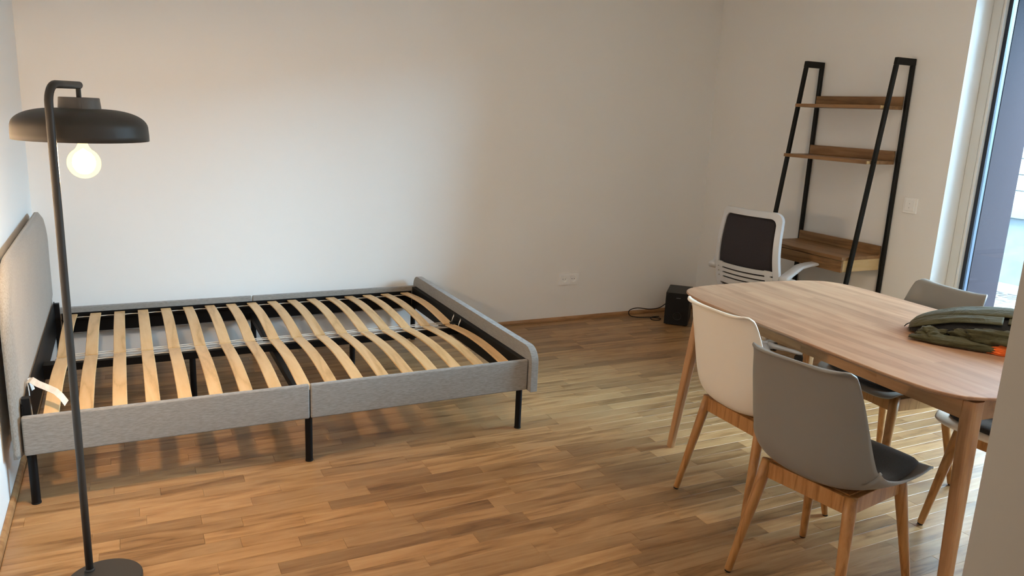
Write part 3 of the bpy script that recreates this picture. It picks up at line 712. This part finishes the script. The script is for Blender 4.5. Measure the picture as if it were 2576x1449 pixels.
def make_chair(label, shell_mat):
    t = empty('dining_chair', (0,0,0), 0, label=label, cat='chair', group='shell chairs around the dining table')
    s = obj('seat_shell', shell_mesh(), shell_mat, t, smooth=True)
    so = s.modifiers.new('solid', 'SOLIDIFY'); so.thickness = 0.007; so.offset = -1
    c = obj('seat_cushion', cushion_mesh(), CUSH, t, smooth=True)
    for sx in (-1, 1):
        for sy in (-1, 1):
            fx, fy = sx*0.215, sy*0.200; tx = -0.135 if sx < 0 else 0.140; ty = sy*0.150; zt = 0.418 if sx < 0 else 0.425
            def P(z): k = z/zt; return (fx+(tx-fx)*k, fy+(ty-fy)*k, z)
            b = BM(); tube(b, [P(0.006), P(0.012), P(0.2), P(0.35), P(zt)], [0.0115,0.0128,0.0165,0.0195,0.0205], 18)
            lg = obj('leg', b, CHAIR_OAK, t, smooth=True, rnd=sx*3+sy+10)
            b = BM(); tube(b, [P(0.0006), P(0.0065)], 0.0105, 14); obj('foot_cap', b, RUBBER, lg)
    b = BM(); box(b, -0.126, 0.128, -0.139, 0.139, 0.398, 0.4195); obj('seat_support', b, CHAIR_OAK, t, rnd=41.0)
    z0, z1 = 0.362, 0.418
    def lx(sx, z): zt = 0.42; tx = -0.135 if sx < 0 else 0.140; return sx*0.215 + (tx-sx*0.215)*z/zt
    for sx in (-1, 1):
        x = lx(sx, 0.40); b = BM(); box(b, x-0.010, x+0.010, -0.145, 0.145, z0, z1); obj('apron', b, CHAIR_OAK, t, bevel=0.002, rnd=sx+21.5)
    for sy in (-1, 1):
        b = BM(); box(b, lx(-1,.4)+0.010, lx(1,.4)-0.010, sy*0.150-0.010, sy*0.150+0.010, z0, z1-0.002); obj('apron', b, CHAIR_OAK, t, bevel=0.002, rnd=sy+31.5)
    return t
def children_of(o): return [c for c in bpy.data.objects if c.parent is o]
def copy_tree(o, parent=None):
    c = o.copy(); COL.objects.link(c)
    if parent: c.parent = parent
    for ch in children_of(o): copy_tree(ch, c)
    return c
def place(t, x, y, deg): t.location = (x, y, 0); t.rotation_euler = (0, 0, R(deg))
c_grey = make_chair('grey shell chair in front of the table, nearest the camera, its back to us', GREY_SHELL); place(c_grey, 2.412, -3.199, 9)
c_cream = make_chair('cream shell chair at the far left side of the table, its back to us', CREAM_SHELL); place(c_cream, 2.593, -2.68, -1)
c4 = copy_tree(c_grey); c4['label'] = 'grey shell chair on the window side of the table, facing us behind the jacket'; place(c4, 3.352, -2.683, 175)
c5 = copy_tree(c_cream); c5['label'] = 'cream shell chair mostly hidden behind the near table leg and the door jamb'; place(c5, 3.33, -3.27, 182)

# ================================================================== OFFICE CHAIR
oc = empty('office_chair', (4.055, -1.215, 0), R(10), label='white swivel office chair with dark mesh back at the ladder desk', cat='chair')
for k in range(5):
    a = R(-55 + 72*k); c, s = math.cos(a), math.sin(a)
    b = BM(); rgs = []
    for t_, wd, z0, z1 in ((0.02,0.024,0.070,0.118),(0.07,0.018,0.078,0.108),(0.16,0.014,0.070,0.090),(0.225,0.019,0.060,0.080),(0.25,0.015,0.060,0.076)):
        rgs.append([b.verts.new((c*t_ - s*q*wd, s*t_ + c*q*wd, z)) for q, z in ((-1,z0),(1,z0),(1,z1-0.006),(0.6,z1),(-0.6,z1),(-1,z1-0.006))])
    for A, B in zip(rgs, rgs[1:]):
        for q in range(6): b.faces.new((A[q], A[(q+1)%6], B[(q+1)%6], B[q]))
    b.faces.new(rgs[0]); b.faces.new(rgs[-1][::-1])
    arm = obj('base_arm', b, OFFICE_WH, oc, smooth=True)
    b = BM()
    for q in (-1, 1):
        ctr = Vector((c*0.232 - s*q*0.014, s*0.232 + c*q*0.014, 0.0285)); ax = Vector((-s, c, 0))*0.009
        tube(b, [ctr-ax, ctr+ax], 0.028, 18)
    tube(b, [(c*0.232, s*0.232, 0.03), (c*0.232, s*0.232, 0.062)], 0.008, 10)
    obj('caster', b, DARK_PL, arm)
b = BM(); lathe(b, [(0,0.066),(0.034,0.066),(0.036,0.10),(0.031,0.125),(0,0.125)], 0, 0, 28); obj('hub', b, OFFICE_WH, oc, smooth=False)
b = BM(); lathe(b, [(0,0.125),(0.024,0.125),(0.024,0.23),(0,0.23)], 0, 0, 24); lathe(b, [(0,0.23),(0.014,0.23),(0.014,0.40),(0,0.40)], 0, 0, 20); obj('gas_lift', b, CHROME, oc)
b = BM(); box(b, -0.11, 0.09, -0.09, 0.09, 0.395, 0.43); obj('seat_mechanism', b, DARK_PL, oc, bevel=0.008)
b = BM(); prism(b, rrect(-0.21, 0.235, -0.235, 0.235, 0.09, 6), 0.431, 0.500, lambda a,b_,h:(a,b_,h)); obj('seat', b, CUSH, oc, bevel=0.02, seg=4)
# back: frame ring, mesh, lumbar bar with slots
def back_pt(u, v, off=0):    # u -1..1 across, v 0..1 up
    hw = 0.248 - 0.036*v; z = 0.455 + 0.535*v
    x = -0.235 - 0.055*v - 0.045*math.sin(math.pi*min(v*1.1,1.0)) + 0.038*u*u + off
    return Vector((x, -u*hw, z))
def ring_pts(r_out, n=56):
    out = []
    for a, c in rrect(-1*r_out[0], r_out[0], r_out[1], r_out[2], 0.001, 1): pass
    return out
def back_outline(iu, v0, v1, r, n=10):
    pts = []
    for (cu, cv, s0) in ((iu, v0, -90), (iu, v1, 0), (-iu, v1, 90), (-iu, v0, 180)):
        ru, rv = r, r*0.46
        cx = cu - ru*(1 if cu > 0 else -1); cy = cv + (rv if cv == v0 else -rv)
        for k in range(n+1):
            t_ = R(s0+90*k/n); pts.append((cx+ru*math.cos(t_), cy+rv*math.sin(t_)))
    res = []
    for i in range(len(pts)):
        a, c = pts[i], pts[(i+1)%len(pts)]; m_ = max(1, int(math.hypot(a[0]-c[0], (a[1]-c[1])*2)/0.08))
        for q in range(m_): res.append((a[0]+(c[0]-a[0])*q/m_, a[1]+(c[1]-a[1])*q/m_))
    return res
b = BM(); outr = back_outline(1.0, 0.0, 1.0, 0.20)
def inn(p):
    u, v = p; return (u*0.85, 0.05 + v*0.875)
Fo = [b.verts.new(back_pt(u, v, -0.012)) for u, v in outr]; Bo = [b.verts.new(back_pt(u, v, 0.014)) for u, v in outr]
Fi = [b.verts.new(back_pt(*inn(p), -0.014)) for p in outr]; Bi = [b.verts.new(back_pt(*inn(p), 0.006)) for p in outr]
n = len(outr)
for A, B in ((Fo, Fi), (Fi, Bi), (Bi, Bo), (Bo, Fo)):
    for k in range(n): b.faces.new((A[k], A[(k+1)%n], B[(k+1)%n], B[k]))
obj('back_frame', b, OFFICE_WH, oc, bevel=0.003)
b = BM(); nu, nv = 14, 16; ins_ = lambda u, v: back_pt(u*0.88, 0.035+v*0.905, 0.0)
G = [[b.verts.new(ins_(-1+2*i/nu, j/nv)) for j in range(nv+1)] for i in range(nu+1)]
for i in range(nu):
    for j in range(nv): b.faces.new((G[i][j], G[i+1][j], G[i+1][j+1], G[i][j+1]))
MESHF = fabric('charcoal_mesh', (0.022,0.018,0.022), (0.04,0.034,0.038), (500,500,500), 0.8, 0.1, 0.3)
mo = obj('back_mesh', b, MESHF, oc, smooth=True); so = mo.modifiers.new('s', 'SOLIDIFY'); so.thickness = 0.002
# lumbar support: four bars joined at the ends, leaving three slots
for i, (v0, v1) in enumerate(((0.30, 0.352), (0.243, 0.283), (0.188, 0.226), (0.10, 0.171))):
    b = BM(); m_ = 18; rg = []
    for q in range(m_+1):
        u = -0.86 + 1.72*q/m_; sag = 0.012*(1-u*u)
        rg.append([b.verts.new(back_pt(u, vv - sag, oo)) for vv, oo in ((v0,-0.022),(v1,-0.022),(v1,-0.012),(v0,-0.012))])
    for A, B in zip(rg, rg[1:]):
        for k in range(4): b.faces.new((A[k], A[(k+1)%4], B[(k+1)%4], B[k]))
    b.faces.new(rg[0]); b.faces.new(rg[-1][::-1]); lb = obj('lumbar_bar', b, OFFICE_WH, oc)
b = BM()
for s in (-1, 1):
    rg = []
    for u in (s*0.66, s*0.70, s*0.80): rg.append([b.verts.new(back_pt(u, vv, oo)) for vv, oo in ((0.095,-0.023),(0.352,-0.023),(0.352,-0.011),(0.095,-0.011))])
    for A, B in zip(rg, rg[1:]):
        for k in range(4): b.faces.new((A[k], A[(k+1)%4], B[(k+1)%4], B[k]))
    b.faces.new(rg[0]); b.faces.new(rg[-1][::-1])
obj('lumbar_end', b, OFFICE_WH, oc)
b = BM(); tube(b, [(-0.05,0,0.41),(-0.17,0,0.405),(-0.25,0,0.43),(-0.277,0,0.50)], [0.02,0.02,0.02,0.018], 12); obj('back_support', b, OFFICE_WH, oc, smooth=True)
for s in (-1, 1):
    b = BM(); rg = []
    path = [((-0.262,0.60),(0.030,0.018)),((-0.225,0.618),(0.030,0.016)),((-0.185,0.648),(0.030,0.014)),((-0.13,0.672),(0.032,0.011)),((-0.04,0.680),(0.035,0.0095)),((0.035,0.680),(0.034,0.009)),((0.055,0.679),(0.028,0.007))]
    for (x, z), (wd, th) in path:
        yc = s*(0.262 if x < -0.2 else 0.275)
        rg.append([b.verts.new((x, yc + q*wd, z + r_*th)) for q, r_ in ((-1,-0.5),(-0.7,-1),(0.7,-1),(1,-0.5),(1,0.5),(0.7,1),(-0.7,1),(-1,0.5))])
    for A, B in zip(rg, rg[1:]):
        for k in range(8): b.faces.new((A[k], A[(k+1)%8], B[(k+1)%8], B[k]))
    b.faces.new(rg[0]); b.faces.new(rg[-1][::-1]); ar = obj('armrest', b, OFFICE_WH, oc, smooth=True)
    b = BM(); tube(b, [(-0.215, s*0.225, 0.590), (-0.215, s*0.315, 0.590)], 0.019, 18); obj('armrest_pivot', b, OFFICE_WH, ar, bevel=0.003)

# ================================================================== JACKET ON THE TABLE
jk = empty('folded_jacket', (3.107, -3.115, 0.772), 0, label='olive green jacket folded up on the dining table, orange lining peeking out', cat='jacket')
JU = Vector((0.48, -0.877, 0)).normalized(); JV = Vector((0.877, 0.48, 0)).normalized()
def J(u, v, z): p = JU*u + JV*v; return Vector((p.x, p.y, z))
def ju(u): return max(0.0, 1-((u-0.21)/0.395)**2)
def dome(u, ph, off=0.0):
    k = math.sqrt(ju(u)); h = 0.122*k + off; wv = 0.175*k**0.8 + off
    wr = noise.noise(Vector((u*7, ph*3.2, 3)))*0.007 + abs(noise.noise(Vector((u*5+ph*2, ph*7, 8))))*0.006
    c, s_ = math.cos(ph), math.sin(ph)
    return J(u, 0.035 + 0.02*math.sin(u*9) - (wv+wr)*c, (h+wr)*max(s_, 0)**0.8)
def patch(u0, u1, p0, p1, off, n=44, m=18, tk=0.004, pf=None):
    b = BM(); A = []; B = []
    for i in range(n+1):
        u = u0 + (u1-u0)*i/n; a_, b_ = [], []
        for j in range(m+1):
            ph = R(p0 + (p1-p0)*j/m + (pf(u) if pf else 0)*(1 - j/m))
            a_.append(b.verts.new(dome(u, ph, off))); b_.append(b.verts.new(dome(u, ph, off-tk)))
        A.append(a_); B.append(b_)
    for i in range(n):
        for j in range(m):
            b.faces.new((A[i][j], A[i+1][j], A[i+1][j+1], A[i][j+1])); b.faces.new((B[i][j], B[i][j+1], B[i+1][j+1], B[i+1][j]))
        b.faces.new((A[i][0], B[i][0], B[i+1][0], A[i+1][0])); b.faces.new((A[i][m], A[i+1][m], B[i+1][m], B[i][m]))
    for j in range(m):
        b.faces.new((A[0][j], A[0][j+1], B[0][j+1], B[0][j])); b.faces.new((A[n][j], B[n][j], B[n][j+1], A[n][j+1]))
    return b
def lump(cu, cv, cz, ru, rv, rz, seed, amp, rot=0.0):
    b = BM(); bmesh.ops.create_icosphere(b, subdivisions=4, radius=1.0); c, s_ = math.cos(rot), math.sin(rot)
    for v in b.verts:
        q = v.co.copy(); w_ = 1 + amp*noise.noise(q*1.6 + Vector((seed,0,0))) + amp*1.1*(0.5-abs(noise.noise(Vector((q.x*1.5, q.y*4, q.z*4)) + Vector((seed+5,0,0)))))
        x, y_, z = q.x*ru*w_, q.y*rv*w_, q.z*rz*w_
        v.co = J(cu + x*c - y_*s_, cv + x*s_ + y_*c, max(cz + z, 0.0006))
    return b
obj('inner_lining', patch(-0.175, 0.55, 8, 172, -0.007, tk=0.003), LINING, jk, smooth=True)
obj('back_panel', patch(-0.183, 0.585, 74, 178, 0.001), OLIVE, jk, smooth=True)
obj('collar_band', patch(-0.181, 0.56, 68, 96, 0.007, m=10, pf=lambda u: -6*math.sin((u+0.18)*5)), OLIVE, jk, smooth=True)
obj('front_flap', patch(-0.180, 0.115, 41, 66, 0.006, m=12, tk=0.005, pf=lambda u: -16*max(0, 1-(u+0.18)/0.14)), OLIVE, jk, smooth=True)
obj('front_panel', patch(0.13, 0.58, 46, 75, 0.000, m=10), OLIVE, jk, smooth=True)
b = BM(); tube(b, [dome(-0.178+0.72*k/40, R(69 - 6*math.sin(0.72*k/40*5)), 0.0035) for k in range(41)], 0.0022, 6); obj('zip', b, LINING, jk, smooth=True)
obj('sleeve_roll', lump(-0.015, -0.145, 0.014, 0.125, 0.028, 0.016, 4, 0.30, 0.03), OLIVE, jk, smooth=True)
obj('sleeve_fold', lump(-0.085, -0.105, 0.026, 0.045, 0.030, 0.018, 9, 0.75, 0.6), OLIVE, jk, smooth=True)
obj('sleeve_fold', lump(0.01, -0.105, 0.036, 0.045, 0.026, 0.015, 21, 0.75, -0.3), OLIVE, jk, smooth=True)
obj('sleeve_fold', lump(0.17, -0.105, 0.045, 0.100, 0.040, 0.030, 33, 0.6, 0.1), OLIVE, jk, smooth=True)
obj('orange_lining', lump(0.140, -0.140, 0.013, 0.055, 0.022, 0.014, 13, 0.6), ORANGE, jk, smooth=True)
b = BM(); tube(b, curve_pts([tuple(J(-0.178,0.03,0.022)), tuple(J(-0.192,0.02,0.014)), tuple(J(-0.198,0.012,0.006))], 6), 0.002, 6); obj('zip_pull', b, LINING, jk, smooth=True)
